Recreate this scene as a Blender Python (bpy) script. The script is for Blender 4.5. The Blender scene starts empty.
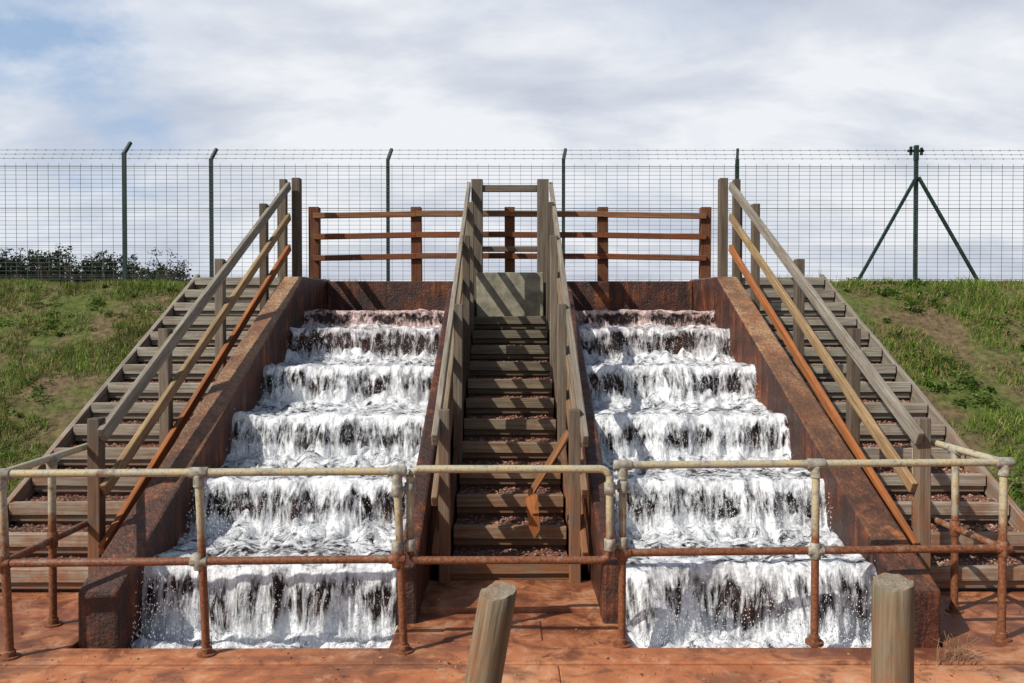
import bpy, bmesh, math, random
from mathutils import Vector, Matrix, noise
random.seed(7)
sc=bpy.context.scene
sc.view_settings.view_transform='Standard'; sc.view_settings.look='None'; sc.view_settings.exposure=0
def N(x,y=0,z=0): return noise.noise(Vector((x,y,z)))
def FB(x,y=0,z=0,o=4): return noise.fractal(Vector((x,y,z)),1.0,2.0,o)
def sstep(a,b,x):
    t=max(0,min(1,(x-a)/(b-a))); return t*t*(3-2*t)
# ---------------------------------------------------------------- materials
class NT:
    def __init__(s,name):
        s.m=bpy.data.materials.new(name); s.m.use_nodes=True; s.t=s.m.node_tree; s.t.nodes.clear()
        s.out=s.n('ShaderNodeOutputMaterial')
    def n(s,ty,**k):
        nd=s.t.nodes.new(ty)
        for a,b in k.items(): setattr(nd,a,b)
        return nd
    def l(s,a,b): s.t.links.new(a,b)
    def noise(s,vec,scale,detail=4,rough=.55,dist=0):
        nd=s.n('ShaderNodeTexNoise'); nd.inputs['Scale'].default_value=scale; nd.inputs['Detail'].default_value=detail
        nd.inputs['Roughness'].default_value=rough; nd.inputs['Distortion'].default_value=dist
        if vec is not None: s.l(vec,nd.inputs['Vector'])
        return nd.outputs['Fac']
    def mapp(s,vec,sc=(1,1,1),loc=(0,0,0)):
        nd=s.n('ShaderNodeMapping'); nd.inputs['Scale'].default_value=sc; nd.inputs['Location'].default_value=loc
        s.l(vec,nd.inputs['Vector']); return nd.outputs['Vector']
    def ramp(s,fac,pts):
        nd=s.n('ShaderNodeValToRGB'); cr=nd.color_ramp
        while len(cr.elements)<len(pts): cr.elements.new(.5)
        for e,(p,c) in zip(cr.elements,pts):
            e.position=p; e.color=(c,c,c,1) if isinstance(c,(int,float)) else (*c,1)
        s.l(fac,nd.inputs['Fac']); return nd.outputs['Color']
    def mix(s,fac,a,b,mode='MIX'):
        nd=s.n('ShaderNodeMix',data_type='RGBA',blend_type=mode)
        for inp,v in ((nd.inputs[0],fac),(nd.inputs[6],a),(nd.inputs[7],b)):
            if isinstance(v,(int,float)): inp.default_value=v
            elif isinstance(v,tuple): inp.default_value=(*v,1)
            else: s.l(v,inp)
        return nd.outputs[2]
    def math(s,op,a,b=0,c=None,clamp=False):
        nd=s.n('ShaderNodeMath',operation=op,use_clamp=clamp)
        for i,v in enumerate((a,b) if c is None else (a,b,c)):
            if isinstance(v,(int,float)): nd.inputs[i].default_value=v
            else: s.l(v,nd.inputs[i])
        return nd.outputs[0]
    def bsdf(s,col,rough=.8,bump=None,bs=.3,bd=.01,spec=.3,metal=0):
        p=s.n('ShaderNodeBsdfPrincipled')
        if isinstance(col,tuple): p.inputs['Base Color'].default_value=(*col,1)
        else: s.l(col,p.inputs['Base Color'])
        if isinstance(rough,(int,float)): p.inputs['Roughness'].default_value=rough
        else: s.l(rough,p.inputs['Roughness'])
        p.inputs['Specular IOR Level'].default_value=spec; p.inputs['Metallic'].default_value=metal
        if bump is not None:
            b=s.n('ShaderNodeBump'); b.inputs['Strength'].default_value=bs; b.inputs['Distance'].default_value=bd
            s.l(bump,b.inputs['Height']); s.l(b.outputs['Normal'],p.inputs['Normal'])
        return p
    def done(s,p): s.l(p.outputs[0],s.out.inputs['Surface']); return s.m
    def pos(s): return s.n('ShaderNodeNewGeometry').outputs['Position']
    def uv(s): return s.n('ShaderNodeTexCoord').outputs['UV']
    def attr(s,name='Col'): return s.n('ShaderNodeAttribute',attribute_name=name).outputs['Color']
    def sep(s,v):
        nd=s.n('ShaderNodeSeparateXYZ'); s.l(v,nd.inputs[0]); return nd.outputs

def m_wood(stain=1.0,name='weathered_timber'):
    t=NT(name); uv=t.uv()
    g=t.noise(t.mapp(uv,(2.2,55,1)),1,6,.65,.4)
    g2=t.noise(t.mapp(uv,(.8,14,1)),1,4,.6,.6)
    p=t.noise(t.pos(),7,5,.65)
    gr=t.ramp(g,[(.3,.35),(.5,.85),(.72,1.3)])
    c=t.mix(1.0,t.attr(),gr,'MULTIPLY')
    c=t.mix(t.ramp(g2,[(.5,0),(.62,.6)]),c,t.mix(.5,c,(.05,.04,.03)))
    c=t.mix(t.ramp(p,[(.52,0),(.7,.45)]),c,(.13,.11,.07))
    z=t.sep(t.pos())[2]
    st=t.math('MULTIPLY',t.ramp(t.math('MULTIPLY',z,.4),[(0,.8*stain),(.22,.5*stain),(.5,.08)]),t.ramp(p,[(.35,.2),(.6,1)]))
    c=t.mix(st,c,(.27,.085,.022))
    return t.done(t.bsdf(c,.85,g,.7,.006,.2))
def m_rust():
    t=NT('iron_stained_concrete'); P=t.pos()
    a=t.noise(P,3.0,8,.68); b=t.noise(t.mapp(P,(13,13,1.2)),1,6,.65,.5); f=t.noise(P,40,4,.7); h=t.noise(P,1.1,5,.6); k=t.noise(P,1.9,6,.7,.8)
    c=t.ramp(a,[(.3,(.024,.009,.006)),(.43,(.075,.020,.010)),(.56,(.16,.043,.016)),(.70,(.36,.11,.03))])
    c=t.mix(t.ramp(b,[(.42,0),(.58,.8)]),c,(.024,.011,.008))
    c=t.mix(t.ramp(b,[(.3,.6),(.42,0)]),c,(.32,.12,.04))
    c=t.mix(t.ramp(f,[(.55,0),(.75,.4)]),c,(.30,.11,.04))
    c=t.mix(t.ramp(k,[(.46,0),(.58,.75)]),c,(.028,.013,.010))
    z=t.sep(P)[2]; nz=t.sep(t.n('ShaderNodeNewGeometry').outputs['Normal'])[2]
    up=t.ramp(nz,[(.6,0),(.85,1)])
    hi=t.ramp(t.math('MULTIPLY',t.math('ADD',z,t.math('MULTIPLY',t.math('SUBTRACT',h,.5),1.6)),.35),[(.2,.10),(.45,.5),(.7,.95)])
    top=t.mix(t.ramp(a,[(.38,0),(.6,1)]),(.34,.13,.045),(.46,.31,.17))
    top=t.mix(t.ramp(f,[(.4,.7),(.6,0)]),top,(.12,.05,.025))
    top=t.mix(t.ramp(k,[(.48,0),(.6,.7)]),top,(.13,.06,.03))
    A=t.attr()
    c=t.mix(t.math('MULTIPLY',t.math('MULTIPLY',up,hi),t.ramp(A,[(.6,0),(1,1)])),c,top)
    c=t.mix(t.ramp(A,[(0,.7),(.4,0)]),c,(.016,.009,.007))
    return t.done(t.bsdf(c,t.ramp(a,[(.3,.3),(.7,.8)]),t.math('ADD',t.math('ADD',a,t.math('MULTIPLY',f,.5)),t.math('MULTIPLY',b,.5)),.9,.035,.4))
def m_floor():
    t=NT('ochre_stained_paving'); P=t.pos()
    a=t.noise(P,1.1,8,.62,.4); b=t.noise(P,5,8,.7,.5); f=t.noise(P,90,3,.7); q=t.noise(t.mapp(P,(.8,3,1),(3,1,0)),1,7,.65,.6)
    c=t.ramp(a,[(.3,(.24,.075,.028)),(.45,(.38,.13,.05)),(.56,(.49,.20,.085)),(.68,(.54,.32,.19))])
    c=t.mix(t.ramp(b,[(.36,.9),(.50,0)]),c,(.14,.05,.027))
    c=t.mix(t.ramp(q,[(.50,0),(.60,.75)]),c,(.14,.055,.03))
    c=t.mix(t.ramp(b,[(.55,0),(.68,.6)]),c,(.56,.36,.23))
    c=t.mix(t.ramp(f,[(.58,0),(.75,.25)]),c,(.5,.28,.16))
    y=t.sep(P)[1]
    wet=t.math('MULTIPLY',t.ramp(t.math('ADD',t.math('MULTIPLY',y,.1),t.math('MULTIPLY',t.math('SUBTRACT',a,.5),.25)),[(.44,0),(.465,.8)]),t.ramp(b,[(.40,1),(.56,.35)]))
    c=t.mix(wet,c,(.12,.036,.016))
    r=t.math('SUBTRACT',.8,t.math('MULTIPLY',wet,.55))
    return t.done(t.bsdf(c,r,t.math('ADD',b,t.math('MULTIPLY',f,.25)),.4,.009,.45))
def m_pipe():
    t=NT('galvanised_pipe_rusting'); P=t.pos()
    a=t.noise(P,9,6,.7); f=t.noise(P,60,4,.7)
    z=t.sep(P)[2]
    base=t.mix(t.ramp(a,[(.4,0),(.6,1)]),(.44,.36,.20),(.34,.34,.27))
    base=t.mix(t.ramp(f,[(.52,0),(.68,.75)]),base,(.20,.11,.05))
    rust=t.mix(t.ramp(f,[(.35,0),(.65,1)]),(.08,.028,.014),(.25,.09,.035))
    zz=t.math('ADD',z,t.math('MULTIPLY',t.math('SUBTRACT',a,.5),.9))
    k=t.ramp(zz,[(.62,1),(.84,0)])
    k=t.math('MAXIMUM',k,t.ramp(a,[(.56,0),(.66,.8)]))
    c=t.mix(k,base,rust)
    return t.done(t.bsdf(c,.6,f,.5,.004,.4))
def m_simple(name,col,rough=.7,var=.3,scale=8):
    t=NT(name); a=t.noise(t.pos(),scale,5,.6)
    c=t.mix(t.ramp(a,[(.35,0),(.65,1)]),tuple(x*(1-var) for x in col),tuple(x*(1+var) for x in col))
    return t.done(t.bsdf(c,rough,a,.3,.01))
def m_attr(name,rough=.7,trans=False):
    t=NT(name); a=t.noise(t.pos(),12,4)
    c=t.mix(1.0,t.attr(),t.ramp(a,[(.3,.6),(.7,1.3)]),'MULTIPLY')
    p=t.bsdf(c,rough,None,spec=.15)
    if trans:
        tr=t.n('ShaderNodeBsdfTranslucent'); t.l(c,tr.inputs[0]); mx=t.n('ShaderNodeMixShader'); mx.inputs[0].default_value=.3
        t.l(p.outputs[0],mx.inputs[1]); t.l(tr.outputs[0],mx.inputs[2]); return t.done(mx)
    return t.done(p)
def m_ground():
    t=NT('grassy_soil'); P=t.pos()
    a=t.noise(P,.9,7,.65); b=t.noise(P,12,6,.7)
    g=t.mix(t.ramp(b,[(.35,0),(.65,1)]),(.045,.065,.016),(.13,.15,.04))
    s=t.mix(t.ramp(b,[(.35,0),(.65,1)]),(.07,.048,.028),(.20,.145,.08))
    c=t.mix(t.ramp(a,[(.42,0),(.56,.95)]),g,s)
    return t.done(t.bsdf(c,.95,b,.8,.04,.1))
def m_foam(seed):
    t=NT('foaming_water'); uv=t.uv(); P=t.pos(); s=t.sep(uv); v=s[1]
    lo=t.noise(t.mapp(uv,(3.6,.8,1),(seed*1.7,3,0)),1,3,.6,.6)
    st=t.noise(t.mapp(uv,(14,1.5,1),(seed,seed*2,0)),1,7,.66,.8)
    st2=t.noise(t.mapp(uv,(60,5,1),(seed*3,0,0)),1,3,.6,.5)
    st=t.math('ADD',t.math('ADD',t.math('MULTIPLY',st,.5),t.math('MULTIPLY',st2,.17)),t.math('MULTIPLY',lo,.40))
    la=t.noise(t.mapp(P,(1,1,.6),(seed,0,0)),6,10,.72,1.8)
    isf=t.ramp(t.math('MULTIPLY',v,.5),[(.48,0),(.60,1)])
    n=t.mix(isf,la,st)
    thr=t.ramp(t.math('MULTIPLY',v,.5),[(0,.385),(.12,.43),(.27,.495),(.42,.47),(.5,.43),(.57,.455),(.69,.545),(.84,.55),(1,.43)])
    d=t.sep(t.attr())
    x=t.math('ADD',t.math('SUBTRACT',n,thr),t.math('SUBTRACT',d[0],.5))
    al=t.math('MULTIPLY_ADD',x,9,.18,clamp=True)
    fine=t.noise(P,45,4,.7); md=t.noise(P,9,6,.65)
    col=t.mix(t.ramp(fine,[(.34,0),(.56,1)]),(.62,.66,.69),(.88,.88,.88))
    col=t.mix(t.ramp(md,[(.38,.6),(.52,0)]),col,(.42,.44,.46))
    col=t.mix(d[1],col,(.50,.22,.16))
    p=t.bsdf(col,.45,t.math('ADD',t.math('ADD',n,t.math('MULTIPLY',fine,.3)),t.math('MULTIPLY',md,.5)),.85,.035,.4)
    tr=t.n('ShaderNodeBsdfTransparent'); mx=t.n('ShaderNodeMixShader')
    t.l(al,mx.inputs[0]); t.l(tr.outputs[0],mx.inputs[1]); t.l(p.outputs[0],mx.inputs[2])
    return t.done(mx)
WOOD=m_wood(); TREAD=m_wood(.9,'stair_timber'); RUST=m_rust(); FLOOR=m_floor(); PIPE=m_pipe(); GROUND=m_ground()
FOAM=m_foam(0.0); FOAM2=m_foam(5.3)
GREEN=m_simple('green_fence_paint',(.014,.032,.024),.5); WIRE=m_simple('fence_wire',(.09,.11,.10),.5)
CLAMP=m_simple('clamp_metal',(.27,.25,.20),.6,.45,25)
GRAVEL=m_attr('red_gravel'); LEAF=m_attr('foliage',.6,True); GRASSM=m_attr('grass_blades',.6,True)
DROP=m_simple('water_drops',(.8,.82,.84),.2,.05)
PANEL=m_simple('weathered_concrete',(.26,.24,.175),.85,.35,7)
BARK=m_simple('bark',(.07,.05,.035),.9)
# ---------------------------------------------------------------- mesh builder
class MB:
    def __init__(s): s.v=[];s.f=[];s.uv=[];s.c=[]
    def face(s,pts,uvs=None,col=(1,1,1)):
        i=len(s.v); s.v+= [tuple(p) for p in pts]; s.f.append(tuple(range(i,i+len(pts))))
        s.uv+= uvs if uvs else [(0,0)]*len(pts); s.c+=[col]*len(pts)
    def beam(s,p0,p1,w,h,col=(1,1,1),up=(0,0,1),jit=.12):
        p0=Vector(p0);p1=Vector(p1);d=(p1-p0);L=d.length;d=d/L
        up=Vector(up)
        if abs(d.dot(up))>.95: up=Vector((0,1,0))
        sd=d.cross(up).normalized();u=sd.cross(d).normalized()
        k=1+random.uniform(-jit,jit); col=tuple(c*k for c in col)
        i=len(s.v); o=random.uniform(0,50)
        for q in (p0,p1):
            for a,b in ((-1,-1),(1,-1),(1,1),(-1,1)): s.v.append(tuple(q+sd*a*w/2+u*b*h/2))
        cs=[0,w,w+h,2*w+h,2*w+2*h]
        for j in range(4):
            k2=(j+1)%4
            s.f.append((i+j,i+k2,i+4+k2,i+4+j)); s.uv+=[(o,o+cs[j]),(o,o+cs[j+1]),(o+L,o+cs[j+1]),(o+L,o+cs[j])]; s.c+=[col]*4
        s.f.append((i+3,i+2,i+1,i)); s.f.append((i+4,i+5,i+6,i+7))
        s.uv+=[(o,o),(o+w*.1,o),(o+w*.1,o+h),(o,o+h)]*2; s.c+=[tuple(c*.8 for c in col)]*8
    def box(s,x0,x1,y0,y1,z0,z1,col=(1,1,1)):
        if x1-x0>=max(y1-y0,z1-z0): s.beam((x0,(y0+y1)/2,(z0+z1)/2),(x1,(y0+y1)/2,(z0+z1)/2),y1-y0,z1-z0,col)
        elif y1-y0>=z1-z0: s.beam(((x0+x1)/2,y0,(z0+z1)/2),((x0+x1)/2,y1,(z0+z1)/2),x1-x0,z1-z0,col)
        else: s.beam(((x0+x1)/2,(y0+y1)/2,z0),((x0+x1)/2,(y0+y1)/2,z1),x1-x0,y1-y0,col)
    def tube(s,pts,r,seg=12,col=(1,1,1),caps=True):
        pts=[Vector(p) for p in pts]; rings=[]
        for k,p in enumerate(pts):
            d=(pts[min(k+1,len(pts)-1)]-pts[max(k-1,0)]).normalized()
            a=Vector((0,0,1)) if abs(d.z)<.9 else Vector((0,1,0))
            sd=d.cross(a).normalized();u=sd.cross(d)
            rr=r[k] if isinstance(r,list) else r
            rings.append([p+(sd*math.cos(t)+u*math.sin(t))*rr for t in [2*math.pi*j/seg for j in range(seg)]])
        i=len(s.v)
        for rg in rings: s.v+=[tuple(q) for q in rg]
        for k in range(len(pts)-1):
            for j in range(seg):
                j2=(j+1)%seg
                s.f.append((i+k*seg+j,i+k*seg+j2,i+(k+1)*seg+j2,i+(k+1)*seg+j)); s.uv+=[(k,j/seg)]*4; s.c+=[col]*4
        if caps:
            s.f.append(tuple(i+j for j in reversed(range(seg)))); s.f.append(tuple(i+(len(pts)-1)*seg+j for j in range(seg)))
            s.uv+=[(0,0)]*(2*seg); s.c+=[col]*(2*seg)
    def build(s,name,mat,parent=None,bevel=0,smooth=False):
        me=bpy.data.meshes.new(name); me.from_pydata(s.v,[],s.f)
        uvl=me.uv_layers.new(name='UVMap'); flat=[x for u in s.uv for x in u]; uvl.data.foreach_set('uv',flat)
        ca=me.color_attributes.new('Col','FLOAT_COLOR','CORNER'); ca.data.foreach_set('color',[x for c in s.c for x in (*c,1)])
        me.materials.append(mat)
        if smooth: me.polygons.foreach_set('use_smooth',[True]*len(me.polygons))
        me.update(); ob=bpy.data.objects.new(name,me); sc.collection.objects.link(ob)
        if parent: ob.parent=parent
        if bevel:
            b=ob.modifiers.new('bevel','BEVEL'); b.width=bevel; b.segments=2; b.limit_method='ANGLE'
        return ob
def empty(name,loc=(0,0,0)):
    e=bpy.data.objects.new(name,None); sc.collection.objects.link(e); e.empty_display_size=.3; return e
GREY=(.30,.275,.225); TAN=(.36,.25,.13); ORG=(.36,.13,.045); DRK=(.13,.11,.085); BRN=(.15,.055,.028)
# ---------------------------------------------------------------- terrain
def bank(y):
    if y<5.6: return -.06
    if y<10.4: return min(2.50,-.06+.57*(y-5.6)) 
    if y<15: return 2.50+.24*sstep(10.4,15,y)
    return 2.74-1.7*sstep(17,60,y)
def G(x,y):
    ax=abs(x); z=bank(y)
    k=sstep(4.25,5.2,ax)
    if 5.0<y<30: z+= k*(.09*N(x*.9,y*.9,3)+.04*N(x*3,y*3,1)) + .03*N(x*1.5,y*1.5,5)*sstep(10.4,11,y)
    if y>60: z+=3*FB(x*.006,y*.006,2,3)*sstep(60,140,y)
    if ax<4.12 and 3.8<y<10.2: z=min(z,-.7) if y<5.7 else min(z-.55,z)
    if ax<2.6 and y<10.15 and y>3.8: z=-.8
    return z
xs=[-600,-350,-200,-120,-80,-60,-45,-35,-28,-22,-18]+[ -15+ i*.15 for i in range(0,200)]+[15,18,22,28,35,45,60,80,120,200,350,600]
xs+=[-4.12,4.12,-4.05,4.05,-2.6,2.6,-2.58,2.58]; xs=sorted(set(round(x,3) for x in xs))
ys=[-300,-100,-40,-15,-6,-2,1,3,3.79,3.81]+[4+.15*i for i in range(80)]+[10.15,10.2,10.22]+[16.5,17.5,19,21,24,28,33,40,50,60,75,100,140,200,300,450,700]
ys=sorted(set(round(y,3) for y in ys))
me=bpy.data.meshes.new('ground'); nv=len(xs)
me.from_pydata([(x,y,G(x,y)) for y in ys for x in xs],[],[(j*nv+i,j*nv+i+1,(j+1)*nv+i+1,(j+1)*nv+i) for j in range(len(ys)-1) for i in range(nv-1)])
me.materials.append(GROUND); me.polygons.foreach_set('use_smooth',[True]*len(me.polygons))
ob=bpy.data.objects.new('ground',me); sc.collection.objects.link(ob)
# grass
gv=[];gf=[];gc=[]
def blade(x,y,z,h,w,col,lean=.5):
    a=random.uniform(0,6.283);dx=math.cos(a)*w/2;dy=math.sin(a)*w/2
    la=random.uniform(0,6.283);lx=math.cos(la)*h*lean*random.random();ly=math.sin(la)*h*lean*random.random()
    i=len(gv)
    gv.extend([(x-dx,y-dy,z-.01),(x+dx,y+dy,z-.01),(x+lx*.4+dx*.7,y+ly*.4+dy*.7,z+h*.6),(x+lx*.4-dx*.7,y+ly*.4-dy*.7,z+h*.6),(x+lx,y+ly,z+h)])
    gf.append((i,i+1,i+2,i+3)); gf.append((i+3,i+2,i+4)); gc.extend([col]*7)
def gcol(x,y):
    n=FB(x*.8,y*.8,1)+.5*N(x*3.5,y*3.5,6); k=random.random()
    if k<.20+.5*max(0,n): return (random.uniform(.22,.36),random.uniform(.19,.28),random.uniform(.07,.12))
    g=random.uniform(.55,1.35)*(1+.5*N(x*2.2,y*2.2,9)); return (.125*g,.195*g,.030*g)
cnt=0
while cnt<105000:
    sd=random.choice((-1,1)); x=sd*random.uniform(4.16,11.5); y=random.uniform(5.7,13)
    if abs(x)>y*.75+1: continue
    n=FB(x*1.1,y*1.1,7,5)+.45*N(x*4,y*4,2)
    cnt+=1
    if random.random()<max(0,n*3.2+.25): continue
    blade(x,y,G(x,y),random.uniform(.03,.085)*(1.25-n),random.uniform(.007,.012),gcol(x,y),1.1)
for i in range(16000):
    x=random.uniform(-13,13); y=random.uniform(10.45,15.5)
    if abs(x)>y*.8: continue
    h=random.uniform(.04,.12)*(1+2.6*max(0,N(x*1.3,4)))
    c=gcol(x,y) if random.random()<.4 else (random.uniform(.17,.28),random.uniform(.13,.19),.06)
    blade(x,y,G(x,y),h,random.uniform(.006,.010),c,.6)
me=bpy.data.meshes.new('grass'); me.from_pydata(gv,[],gf)
ca=me.color_attributes.new('Col','FLOAT_COLOR','CORNER'); ca.data.foreach_set('color',[q for c in gc for q in (*c,1)])
me.materials.append(GRASSM); ob=bpy.data.objects.new('grass',me); sc.collection.objects.link(ob)
def leafclump(mb,c,r,n,size,base):
    c=Vector(c)
    for _ in range(n):
        d=Vector((random.gauss(0,1),random.gauss(0,1),abs(random.gauss(0,.8)))).normalized()*r*random.random()**.5
        p=c+d; a=Vector((random.gauss(0,1),random.gauss(0,1),random.gauss(0,.6))).normalized(); b=a.cross(Vector((random.random(),random.random(),1))).normalized()
        s=size*random.uniform(.6,1.3); k=random.uniform(.6,1.35)
        mb.face([p-a*s*.5,p+b*s*.28,p+a*s*.5,p-b*s*.28],None,tuple(q*k for q in base))
mb=MB()
for i in range(1100):
    sd=random.choice((-1,1,1)); y=random.uniform(6,12.5); x=sd*random.uniform(4.35,y*.72+.6)
    if N(x*.9,y*.9,11)+.3*N(x*3,y*3,1)<.0: continue
    leafclump(mb,(x,y,G(x,y)),random.uniform(.04,.16),random.randint(20,55),.044,random.choice([(.12,.21,.035),(.17,.26,.06),(.07,.13,.025)]))
mb.build('weeds',LEAF)
mb=MB()
for i in range(22):
    x=2.6+random.gauss(0,.06); y=4.42+random.gauss(0,.04); h=random.uniform(.06,.19)
    mb.tube([(x,y,0),(x+random.gauss(0,.02),y,h*.6),(x+random.gauss(0,.05),y,h)],.0022,4,(.2,.13,.07))
mb.build('dry_weed',GRAVEL)
# treeline
mb=MB(); tk=MB()
for i in range(270):
    y=random.uniform(54,78)
    q_=random.uniform(-.72,-.41) if i<210 else random.uniform(-1.5,-.7); x=q_*y
    top=random.uniform(.62,1.0)
    hz_=(70-(20*sstep(-.58,-.43,q_)))*top+12*N(q_*40,1)
    z0=G(x,y)-.2; h=max(2.5,1.93+(hz_+14)*y/768-z0); r=random.uniform(1.0,2.0)*(.6+.4*top)
    tk.tube([(x,y,z0),(x+.1,y,z0+h*.5),(x,y,z0+h*.95)],[.18,.12,.03],6)
    pine=random.random()<.5
    for k in range(30):
        t=random.random(); hh=z0+h*(.15+.83*t); rr=r*((1-t)*.9+.10) if pine else r*(1.1-abs(t-.45)*1.5)
        a=random.uniform(0,6.28); q=(x+math.cos(a)*rr*.7,y+math.sin(a)*rr*.7,hh)
        if k%3==0: tk.tube([(x,y,hh-.3),q],[.05,.02],4,caps=False)
        leafclump(mb,q,.42,12,.28,(.034,.048,.022))
e=empty('distant_trees'); mb.build('crowns',LEAF,e); tk.build('trunks',BARK,e)
for (sx,sy,sh) in ((-6.9,15.6,.75),(-7.5,16.2,.5)):
    mb=MB(); tk=MB(); z=G(sx,sy)
    for k in range(12):
        a=random.uniform(0,6.28); tip=(sx+math.cos(a)*.3,sy+math.sin(a)*.3,z+sh*random.uniform(.6,1))
        tk.tube([(sx,sy,z-.05),((sx+tip[0])/2,(sy+tip[1])/2,z+sh*.5),tip],[.012,.008,.003],5)
        leafclump(mb,tip,.15,28,.05,(.06,.075,.03))
    e=empty('shrub'); mb.build('leaves',LEAF,e); tk.build('stems',BARK,e)
# ---------------------------------------------------------------- platform
mb=MB()
def slabs(y0,y1,xsl,z,g=.0012):
    for a,b in zip(xsl,xsl[1:]): mb.box(a+g,b-g,y0,y1,-.5,z+random.uniform(-.002,.002))
slabs(4.40,4.615,[-6.5,6.5],.012)
slabs(2.9,4.397,[-6.5,.28,2.2,6.5],.0)
slabs(1.5,2.895,[-6.5,-3,0,3,6.5],-.01)
mb.box(-.735,.735,4.62,5.2,-.5,.006); mb.box(-.735,.735,5.203,5.78,-.5,.04)
mb.box(-.42,.20,4.72,5.05,.0,.016)
for s in (-1,1):
    a,b=sorted((s*2.67,s*6.5)); mb.box(a,b,4.62,5.62,-.5,.005)
mb.build('concrete_platform',FLOOR,None,.008)
mb=MB()
for i in range(620):
    x=random.uniform(-3.6,3.6); y=random.uniform(4.0,4.6) if random.random()<.5 else random.uniform(4.65,5.5)
    if y>4.6 and .73<abs(x)<2.68: continue
    s=random.uniform(.003,.009)*random.choice((1,1,1,1.7)); a=random.uniform(0,6.28); z=(.002 if y<4.4 else .012) if y<5.2 else .041
    P=[Vector((x+math.cos(a+k*1.57)*s*random.uniform(.6,1.2),y+math.sin(a+k*1.57)*s*random.uniform(.6,1.2),z)) for k in range(4)]
    top=Vector((x,y,z+s*.6)); c=random.choice([(.42,.16,.06),(.2,.06,.02),(.35,.17,.09),(.1,.05,.03)])
    for k in range(4): mb.face([P[k],P[(k+1)%4],top],None,c)
mb.build('ochre_grit',GRAVEL)
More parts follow.
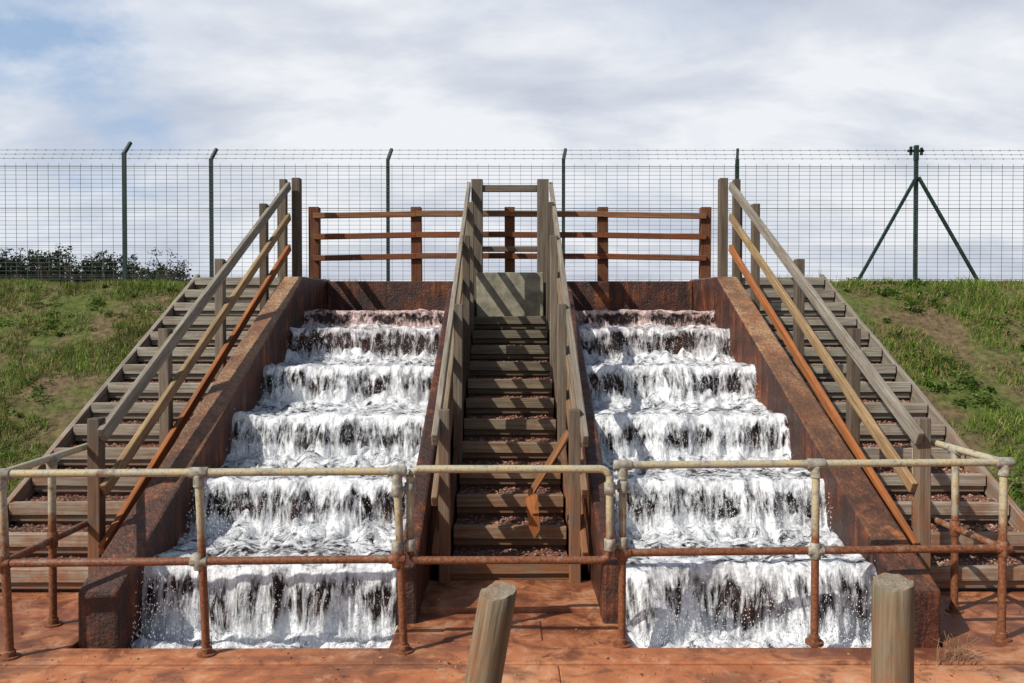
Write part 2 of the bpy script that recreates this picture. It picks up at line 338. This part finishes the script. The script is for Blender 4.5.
# ---------------------------------------------------------------- cascades
CR=[(9.0,2.13),(8.4,1.92),(7.55,1.55),(6.7,1.16),(5.87,.76),(5.05,.36)]
POOL=-.13
DENS=[.49,.49,.52,.525,.52,.515]; TINT=[.6,.15,.02,0,0,0]
def cascade(name,xa,xb,sd):
    e=empty(name)
    mb=MB()
    prof=[(10.1,2.13)]
    for i,(y,z) in enumerate(CR):
        prof.append((y,z)); prof.append((y+.01,(CR[i+1][1] if i<5 else -.4)))
    prof.append((4.55,-.4))
    for k in range(len(prof)-1):
        (y0,z0),(y1,z1)=prof[k],prof[k+1]
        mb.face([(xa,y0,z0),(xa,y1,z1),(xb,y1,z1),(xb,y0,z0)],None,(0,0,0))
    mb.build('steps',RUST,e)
    xo0,xo1=(xa-.25,xa) if sd<0 else (xb,xb+.25)
    def wall(x0,x1,pts,zb,nm,col=(1,1,1)):
        m=MB()
        n=len(pts)
        for k in range(n-1):
            (y0,z0),(y1,z1)=pts[k],pts[k+1]
            m.face([(x0,y0,z0),(x1,y0,z0),(x1,y1,z1),(x0,y1,z1)],None,col)
            m.face([(x0,y0,zb),(x0,y0,z0),(x0,y1,z1),(x0,y1,zb)],None,col)
            m.face([(x1,y0,zb),(x1,y1,zb),(x1,y1,z1),(x1,y0,z0)],None,col)
        (y0,z0),(y1,z1)=pts[0],pts[-1]
        m.face([(x0,y0,zb),(x1,y0,zb),(x1,y0,z0),(x0,y0,z0)],None,col); m.face([(x0,y1,zb),(x0,y1,z1),(x1,y1,z1),(x1,y1,zb)],None,col)
        o=m.build(nm,RUST,e)
        bm=bmesh.new(); bm.from_mesh(o.data); bmesh.ops.remove_doubles(bm,verts=bm.verts,dist=.0005); bmesh.ops.recalc_face_normals(bm,faces=bm.faces); bm.to_mesh(o.data); bm.free()
        b=o.modifiers.new('b','BEVEL'); b.width=.02; b.segments=2; b.limit_method='ANGLE'
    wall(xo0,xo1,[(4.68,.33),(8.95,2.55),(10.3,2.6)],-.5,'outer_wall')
    xi0,xi1=(xb,xb+.13) if sd<0 else (xa-.13,xa)
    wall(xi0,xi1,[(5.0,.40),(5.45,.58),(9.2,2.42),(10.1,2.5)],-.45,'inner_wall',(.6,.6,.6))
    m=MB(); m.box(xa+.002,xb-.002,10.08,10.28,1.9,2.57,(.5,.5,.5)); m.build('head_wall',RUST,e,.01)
    NX=150
    for layer in (0,1):
        m_v=[];m_f=[];m_uv=[];m_c=[]
        for i in range(6):
            yc,zc=CR[i]; ys_=(CR[i-1][0]-.01) if i>0 else 9.6
            zn=CR[i+1][1] if i<5 else POOL
            rows=[]
            NTd=18;NF=22
            for r in range(NTd): rows.append(('t',r/(NTd)))
            for r in range(NF+1): rows.append(('f',r/NF))
            base=len(m_v)
            for kind,t in rows:
                for k in range(NX+1):
                    x=xa+(xb-xa)*k/NX; sx=x*1.0+i*13.1+layer*31+(17 if sd>0 else 0)
                    lump=.5+.9*N(sx*1.9,i,0)+.5*N(sx*6,i,2); lump=max(.0,min(1.3,lump))
                    lip=.04*N(sx*3.4,i,21)+.02*N(sx*11,i,22)
                    if kind=='t':
                        y=ys_+(yc-ys_)*t
                        pile=(1-sstep(0,.55,t)) if i>0 else 0
                        z=zc+.022+pile*(.07+.13*N(sx*5,y*5,3)+.06*N(sx*13,y*11,4))*(1 if i>1 else .5)+.03*N(sx*8,y*6,8)*(1 if i>1 else .4)+.012*N(sx*25,y*25,8)+lip*t*.6-layer*.012
                        v=t
                    else:
                        H=zc-zn; R=(.035+.17*lump)*(1 if i>1 else .4)*(1-.35*layer)
                        y=yc-R*math.sqrt(t)-.028*N(sx*12,t*1.5,9)*min(1,t*4)-.012*N(sx*45,t*3,9)*min(1,t*4)
                        z=zc+.03-(H-.0)*t**1.0*(.5+.5*t)+ lip*(1-t)*.8 -layer*.012
                        v=1+t
                    m_v.append((x,y,z)); m_uv.append((x+i*3.7+layer*9+(5.5 if sd>0 else 0),v+(.26*N(sx*2.6,i,31)+.16*N(sx*8,i,32) if .8<v<1.9 else 0)))
            NR=len(rows)
            for r in range(NR-1):
                for k in range(NX):
                    m_f.append((base+r*(NX+1)+k,base+r*(NX+1)+k+1,base+(r+1)*(NX+1)+k+1,base+(r+1)*(NX+1)+k))
                    m_c.append((DENS[i]-.03*layer,TINT[i],0))
        me=bpy.data.meshes.new('water'); me.from_pydata(m_v,[],m_f)
        u=me.uv_layers.new(name='UVMap'); fl=[]
        for f in m_f:
            for q in f: fl+=m_uv[q]
        u.data.foreach_set('uv',fl)
        ca=me.color_attributes.new('Col','FLOAT_COLOR','CORNER'); fl=[]
        for c in m_c: fl+=[*c,1]*4
        ca.data.foreach_set('color',fl)
        me.materials.append(FOAM if layer==0 else FOAM2); me.polygons.foreach_set('use_smooth',[True]*len(me.polygons))
        o=bpy.data.objects.new('falling_water' if layer==0 else 'falling_water_back',me); sc.collection.objects.link(o); o.parent=e
    NY=24; g=[]
    for r in range(NY+1):
        y=4.6+.5*r/NY
        for k in range(101):
            x=xa+(xb-xa)*k/100; g.append((x,y,POOL+.02+(.02+.09*r/NY)*(.6+1.0*N(x*7,y*9,5)+.5*N(x*20,y*20,5))))
    me=bpy.data.meshes.new('pool'); F=[(r*101+k,r*101+k+1,(r+1)*101+k+1,(r+1)*101+k) for r in range(NY) for k in range(100)]
    me.from_pydata(g,[],F); u=me.uv_layers.new(name='UVMap'); u.data.foreach_set('uv',[w for f in F for q in f for w in (g[q][0],.12)])
    ca=me.color_attributes.new('Col','FLOAT_COLOR','CORNER'); ca.data.foreach_set('color',[w for f in F for q in f for w in (.52,0,0,1)])
    me.materials.append(FOAM); me.polygons.foreach_set('use_smooth',[True]*len(F)); o=bpy.data.objects.new('plunge_pool',me); sc.collection.objects.link(o); o.parent=e
    m=MB()
    for _ in range(5200):
        i=random.choice((1,2,3,4,5,5,4)); yc,zc=CR[i]; zn=CR[i+1][1] if i<5 else POOL
        x=random.uniform(xa+.03,xb-.03); t=random.random()**.6; c=Vector((x,yc-.06-.2*math.sqrt(t)-random.uniform(0,.07),zc+.04-(zc-zn)*t+random.gauss(0,.035)))
        if c.z<zn+.01: continue
        s=random.uniform(.0012,.0038)
        q=[c+Vector((s,0,-s)),c+Vector((-s,s,-s)),c+Vector((-s,-s,-s)),c+Vector((0,0,s*2.2))]
        for a,b,d in ((0,1,3),(1,2,3),(2,0,3),(0,2,1)): m.face([q[a],q[b],q[d]])
    m.build('spray',DROP,e)
cascade('water_cascade',-2.4,-.74,-1); cascade('water_cascade',.74,2.4,1)
# ---------------------------------------------------------------- stairs
def gravel(mb,x0,x1,y0,y1,z,n):
    for _ in range(n):
        c=Vector((random.uniform(x0,x1),random.uniform(y0,y1),z+random.uniform(-.004,.01))); s=random.uniform(.007,.017)
        col=random.choice([(.22,.08,.045),(.30,.14,.09),(.13,.06,.045),(.34,.23,.17),(.12,.06,.045)])
        q=[c+Vector((random.uniform(.6,1.2)*s*dx,random.uniform(.6,1.2)*s*dy,random.uniform(.5,.9)*s*dz)) for dx,dy,dz in ((1,0,0),(0,1,0),(-1,0,0),(0,-1,0),(0,0,1))]
        for a,b in ((0,1),(1,2),(2,3),(3,0)): mb.face([q[a],q[b],q[4]],None,col)
def stairs(parent,x0,x1,y0,run,rise,n,cols,zl=.0):
    w=MB(); g=MB(); f=MB()
    for k in range(n):
        y=y0+run*k; z=rise*(k+1)
        c=cols(k); j=random.uniform(-.010,.010)
        w.beam((x0,y+.035,z-.05+j*.3),(x1,y+.035,z-.05-j),.07,.10,c,jit=.2)
        w.beam((x0,y+.05,z-.13),(x1,y+.05,z-.13),.05,.055,tuple(q*.6 for q in c))
        f.box(x0+.003,x1-.003,y+.076,y+run+.07,z-.5,z-.022,(.16,.09,.065))
        if z<1.95: gravel(g,x0+.02,x1-.02,y+.085,y+run+.03,z-.016,int(330*(x1-x0)))
    w.build('treads',TREAD,parent,.006); f.build('infill',GRAVEL,parent); g.build('gravel',GRAVEL,parent)
def handrail(parent,xr,xp,y0,z0,y1,z1,posts,cols,gz,offs=(0,-.4,-.8),pw=.1):
    w=MB(); sl=(z1-z0)/(y1-y0)
    for o,c in zip(offs,cols):
        ya=y0+random.uniform(-.04,.04); w.beam((xr,ya,z0+sl*(ya-y0)+o),(xr,y1,z1+o),.045,.105 if o==0 else .09,c)
    for p in posts:
        zt=z0+sl*(p-y0); w.beam((xp,p,gz(p)-.15),(xp+random.uniform(-.008,.008),p,zt+.09),pw,pw,DRK if random.random()<.5 else (.18,.155,.12))
    return w.build('handrail',WOOD,parent,.008)
e=empty('wooden_staircase')
stairs(e,-.455,.455,5.8,.35,.175,12,lambda k:(.26,.21,.145) if k<8 else (.19,.17,.125))
cz=lambda p:max(0,.5*(p-5.8))
for s in (-1,1):
    handrail(e,s*.545,s*.49,5.55,1.13,10.25,3.85,[5.75,7.2,8.6,9.5],[(.28,.25,.20),(.23,.18,.12),(.22,.13,.07)],cz,(0,-.42,-.84),.085)
w=MB()
for s in (-1,1):
    w.beam((s*.435,10.2,1.9),(s*.435,10.2,3.92),.15,.12,(.14,.125,.10))
    w.beam((s*.50,5.8,.0),(s*.50,10.1,2.25),.05,.22,(.10,.07,.05))
w.beam((-.36,10.19,3.80),(.36,10.19,3.80),.05,.09,(.16,.14,.11))
w.beam((-.36,10.19,3.0),(.36,10.19,3.0),.05,.07,(.15,.11,.08))
w.build('landing_posts',WOOD,e,.008)
m=MB(); m.box(-.435,.435,10.0,10.07,1.9,2.68); m.build('end_panel',PANEL,e,.01)
m=MB(); m.box(-.46,.46,9.99,10.5,1.6,2.08); m.box(-.48,.48,10.3,10.9,1.9,2.62); m.build('landing',PANEL,e)
for s in (-1,1):
    e=empty('wooden_staircase'); a,b=sorted((s*2.68,s*4.08))
    stairs(e,a,b,5.62,.31,.174,15,lambda k:(.36,.335,.27))
    w=MB(); w.beam((s*4.12,5.5,.0),(s*4.12,10.2,2.6),.05,.16,(.26,.235,.19)); w.build('stringer',WOOD,e,.006)
    gz=lambda p:max(0,.57*(p-5.62))
    handrail(e,s*2.86,s*2.93,5.38,1.19,9.98,3.80,[5.43,6.55,7.79,9.17,9.95],[GREY,TAN,ORG],gz,(0,-.4,-.8),.088)
    w=MB(); w.beam((s*2.80,10.12,2.4),(s*2.80,10.12,3.92),.11,.11,DRK); w.beam((s*3.05,10.3,2.4),(s*3.05,10.3,3.75),.1,.1,DRK)
    w.build('newel_posts',WOOD,e,.008)
m=MB()
m.beam((.46,5.95,1.14),(.17,6.15,.62),.035,.05,(.30,.15,.07)); m.beam((.17,6.15,.64),(.20,6.02,.48),.05,.03,ORG)
m.face([(.12,6.07,.60),(.22,6.06,.63),(.235,6.0,.36),(.19,5.98,.30),(.15,5.99,.38)],[(0,0),(0,.1),(.3,.1),(.35,.05),(.3,0)],ORG)
m.face([(.12,6.09,.60),(.15,6.01,.38),(.19,6.0,.30),(.235,6.02,.36),(.22,6.08,.63)],[(0,0),(0,.1),(.3,.1),(.35,.05),(.3,0)],ORG)
m.build('broken_plank',WOOD)
# ---------------------------------------------------------------- timber fence
w=MB(); fx=[-2.66,-1.27,0,1.27,2.66]
for x in fx: w.beam((x,10.5,2.3),(x+random.uniform(-.01,.01),10.5,3.60),.14,.12,BRN)
for z in (3.47,3.19,2.90):
    for k in range(4):
        ar=lambda x:.035*(1-(x/2.66)**2)
        w.beam((fx[k],10.42,z+ar(fx[k])+random.uniform(-.006,.006)),(fx[k+1],10.42,z+ar(fx[k+1])),.045,.075,(.20,.07,.033) if z<3.4 else (.25,.12,.06),jit=.12)
w.build('timber_fence',WOOD,None,.006)
# ---------------------------------------------------------------- security fence
e=empty('security_fence'); p=MB(); wi=MB(); FY=14.4
px=[-6.95,-5.58,-2.28,1.0,4.25,7.6]
px=[-23.7,-20.4,-17.1,-13.8,-10.5]+px+[10.9,14.2,17.5,20.8]
for x in px:
    yy=FY-(.5 if abs(x+6.95)<.01 else 0)
    p.beam((x,yy,2.5),(x,yy,5.12),.06,.06,jit=.02); p.beam((x,yy,5.11),(x+.05,yy+.14,5.34),.05,.05)
z=2.8
while z<5.02:
    wi.beam((-24,FY-.035,z),(21,FY-.035,z),.0055,.0055,jit=0); z+=.0775
x=-24
while x<21: wi.beam((x,FY-.03,2.76),(x,FY-.03,5.03),.0055,.0055,jit=0); x+=.2
for zf in (4.98,4.2,3.5,2.92):
    for o in (-.02,.0): wi.beam((-24,FY-.045,zf+o*2),(21,FY-.045,zf+o*2),.006,.006,jit=0)
for q in range(3):
    yy=FY+.04+.05*q; zz=5.14+.09*q; wi.beam((-24,yy,zz),(21,yy,zz),.006,.006)
    bx=-10
    while bx<10:
        for s_ in (-1,1): wi.beam((bx-.012,yy,zz-.018*s_),(bx+.012,yy,zz+.018*s_),.003,.003)
        bx+=.18
X=7.6
for s_ in (-1,1): p.beam((X+s_*.02,FY-.05,4.78),(X+s_*1.2,FY-.1,2.7),.05,.05)
p.beam((X-.16,FY,5.28),(X+.14,FY,5.28),.04,.04); p.beam((X-.1,FY,5.36),(X-.1,FY,5.2),.04,.04); p.beam((X+.1,FY,5.2),(X+.1,FY,5.2+.14),.04,.04); p.beam((X,FY,5.1),(X,FY,5.38),.07,.07)
p.box(X-.14,X+.14,FY-.14,FY+.14,2.6,2.8)
p.build('posts',GREEN,e); wi.build('wire_mesh',WIRE,e)
# ---------------------------------------------------------------- pipe railings
R=.0235
def collar(m,pt,ax,L=.09,r=.032):
    d=Vector(ax).normalized()*L/2; pt=Vector(pt); m.tube([pt-d,pt-d*.92,pt+d*.92,pt+d],[r*.9,r,r,r*.9],14)
def railing(name,posts,zt,zm,side=None,open_end=None):
    e=empty(name); m=MB(); c=MB(); f=MB()
    for i,(x,y) in enumerate(posts):
        t=.012 if x>0 else .04
        xb=x+(t if x<0 else -t*.3)
        m.tube([(xb,y,-.02),(x,y,zt-.02)],R,14); f.tube([(xb,y,.0),(xb,y,.020),(xb,y,.022),(xb,y,.05),(xb,y,.055)],[.055,.055,.032,.032,.026],16)
        collar(c,(x,y,zt),(posts[-1][0]-posts[0][0],posts[-1][1]-posts[0][1],0),.11); collar(c,(x,y,zt-.05),(0,0,1),.07)
        collar(f if i!=1 else c,(x,y,zm),(0,0,1),.10); collar(f if i!=1 else c,(x,y-.0,zm),(1,0,0),.10,.030)
    a,b=posts[0],posts[-1]
    m.tube([(a[0],a[1],zt),(b[0],b[1],zt)],R,14); m.tube([(a[0],a[1],zm),(b[0],b[1],zm)],R,14)
    if side:
        (x0,y0),(x1,y1),zz=side
        m.tube([(x0,y0,zt),(x1,y1,zt+.02)],R,14); m.tube([(x0,y0,zm),(x1,y1,zm)],R,14)
        for t in (.5,):
            x=x0+(x1-x0)*t;y=y0+(y1-y0)*t
            m.tube([(x,y,-.02),(x,y,zt)],R,14); collar(c,(x,y,zt),(x1-x0,y1-y0,0),.1); collar(c,(x,y,zt-.05),(0,0,1),.07); collar(f,(x,y,zm),(0,0,1),.1)
            f.tube([(x,y,0),(x,y,.015),(x,y,.017),(x,y,.05)],[.055,.055,.032,.032],16)
        m.tube([(x1,y1,-.02),(x1,y1,zt+.02)],R,14); collar(c,(x1,y1,zt),(0,0,1),.1)
    m.build('pipes',PIPE,e,0,True); c.build('clamps',CLAMP,e,0,True); f.build('base_flanges',PIPE,e,0,True)
    for ob in e.children:
        es=ob.modifiers.new('es','EDGE_SPLIT'); es.split_angle=math.radians(40)
railing('pipe_railing',[(-2.97,4.48),(-1.835,4.52),(-.672,4.56)],1.09,.565,((-2.97,4.48),(-2.99,5.5),0))
railing('pipe_railing',[(.685,4.65),(1.875,4.69),(3.06,4.74)],1.11,.575,((3.06,4.74),(3.02,5.7),0))
e=empty('pipe_gate'); m=MB(); c=MB(); pts=[]
x0,x1,za,zb,y=-.60,.60,1.095,.545,4.60
def arc(cx,cz,a0,a1,r=.06):
    return [(cx+math.cos(math.radians(a0+(a1-a0)*k/5))*r,y,cz+math.sin(math.radians(a0+(a1-a0)*k/5))*r) for k in range(6)]
loop=arc(x0+.06,zb+.06,180,270)+arc(x1-.06,zb+.06,270,360)+arc(x1-.06,za-.06,0,90)+arc(x0+.06,za-.06,90,180); loop.append(loop[0])
m.tube(loop,R,14,caps=False); m.build('loop',PIPE,e,0,True)
for x,xx in ((x0,-.672),(x1,.685)):
    yy=4.56 if x<0 else 4.65
    for z in (.98,.64):
        c.tube([(x,y,z),(xx,yy,z)],.016,10); collar(c,(x,y,z),(0,0,1),.07,.034); collar(c,(xx,yy,z),(0,0,1),.07,.034)
c.build('hinge_clamps',CLAMP,e,0,True)
# ---------------------------------------------------------------- bollards
def bollard(x,y,z,lean,r):
    m=MB(); seg=72; o=random.uniform(0,9)
    lv=[0,.1,.25,.4,.55,.7,.82,.93,.985,1]
    cracks=[(random.uniform(0,6.28),random.uniform(.3,.85)) for _ in range(4)]
    def pt(a,h,k=1):
        rr=r*k*(1+.07*N(math.cos(a)*1.3+o,math.sin(a)*1.3,h*1.2)+.006*N(math.cos(a)*9+o,math.sin(a)*9,h))
        for ca_,hl in cracks:
            dd=abs((a-ca_+math.pi)%(2*math.pi)-math.pi)
            if dd<.045 and h>hl: rr*=1-.05*(k if k<.9 else 1)
        if .985<h: rr*=.95
        zz=h*z+(.012*math.cos(a-1.0)*k+.012*N(math.cos(a)*2*k+o,math.sin(a)*2*k))*(1 if h>.8 else 0)
        return (x+lean*(h*z-z)+math.cos(a)*rr, y+math.sin(a)*rr, zz)
    A=[2*math.pi*j/seg for j in range(seg+1)]
    for i in range(len(lv)-1):
        for j in range(seg):
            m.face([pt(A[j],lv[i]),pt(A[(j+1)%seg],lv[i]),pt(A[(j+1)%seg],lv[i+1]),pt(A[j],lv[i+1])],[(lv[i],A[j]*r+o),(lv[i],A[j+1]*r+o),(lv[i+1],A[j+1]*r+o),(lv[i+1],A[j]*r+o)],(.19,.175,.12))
    ks=[1,.75,.5,.25,.02]
    for i in range(4):
        for j in range(seg):
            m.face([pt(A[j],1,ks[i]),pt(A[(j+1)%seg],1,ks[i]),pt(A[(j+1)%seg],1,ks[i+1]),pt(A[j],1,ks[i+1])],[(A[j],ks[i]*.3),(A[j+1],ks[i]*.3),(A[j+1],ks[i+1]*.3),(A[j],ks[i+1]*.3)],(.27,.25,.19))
    ob=m.build('wooden_bollard',WOOD,None,0,True)
    bm=bmesh.new(); bm.from_mesh(ob.data); bmesh.ops.remove_doubles(bm,verts=bm.verts,dist=.0002); bm.to_mesh(ob.data); bm.free()
    es=ob.modifiers.new('es','EDGE_SPLIT'); es.split_angle=math.radians(50)
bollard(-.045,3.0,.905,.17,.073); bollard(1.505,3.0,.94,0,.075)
# ---------------------------------------------------------------- world, sun, camera
SV=Vector((-.78,-.50,.82)).normalized(); el=math.asin(SV.z); az=math.atan2(SV.x,SV.y)
w=bpy.data.worlds.new('World'); sc.world=w; w.use_nodes=True; nt=w.node_tree; nt.nodes.clear()
T=NT.__new__(NT); T.t=nt
out=T.n('ShaderNodeOutputWorld'); bg=T.n('ShaderNodeBackground')
sky=T.n('ShaderNodeTexSky',sky_type='NISHITA'); sky.sun_disc=False; sky.sun_elevation=el; sky.sun_rotation=az; sky.dust_density=1.5
D=T.n('ShaderNodeTexCoord').outputs['Generated']; s=T.sep(D)
zc=T.math('ADD',T.math('MAXIMUM',s[2],0),.34)
cm=T.n('ShaderNodeCombineXYZ'); T.l(T.math('DIVIDE',s[0],zc),cm.inputs[0]); T.l(T.math('DIVIDE',s[1],zc),cm.inputs[1])
n1=T.noise(T.mapp(cm.outputs[0],(1,1,1),(1.3,.4,0)),1.5,10,.58,.2)
n2=T.noise(T.mapp(cm.outputs[0],(1,1.8,1),(7,3,0)),1.7,9,.56,.2)
bias=T.math('MINIMUM',T.math('MULTIPLY',T.math('ADD',s[0],.52),.62),.22)
hz=T.math('MULTIPLY',T.math('SUBTRACT',.24,s[2]),.65)
mk=T.math('ADD',T.math('ADD',n1,bias),hz)
mask=T.ramp(mk,[(.40,0),(.52,.75),(.64,1)])
cloud=T.ramp(n2,[(.34,(5.7,6.1,7.1)),(.46,(6.9,7.3,8.1)),(.58,(8.7,8.9,9.3))])
skyc=T.mix(T.ramp(s[2],[(0,.8),(.35,.65),(1,.0)]),sky.outputs[0],(4.3,6.0,8.6))
c=T.mix(mask,skyc,cloud)
# bright clouds beyond the bank; unseen sky overhead and behind darkened to cut ambient
c=T.mix(T.ramp(s[1],[(0,.8),(.5,0)]),c,sky.outputs[0])
T.l(c,bg.inputs[0]); bg.inputs[1].default_value=.1; T.l(bg.outputs[0],out.inputs[0])
L=bpy.data.lights.new('sun','SUN'); L.energy=5.0; L.angle=math.radians(.5); L.color=(1,.95,.87)
lo=bpy.data.objects.new('sun',L); sc.collection.objects.link(lo); lo.rotation_euler=(-SV).to_track_quat('-Z','Y').to_euler(); lo.location=(-20,-10,30)
cam=bpy.data.cameras.new('camera'); cam.lens=27; cam.sensor_width=36; cam.clip_end=3000
co=bpy.data.objects.new('camera',cam); sc.collection.objects.link(co); co.location=(0,0,1.93)
co.rotation_euler=(math.radians(90-.86),0,math.radians(-.15)); sc.camera=co
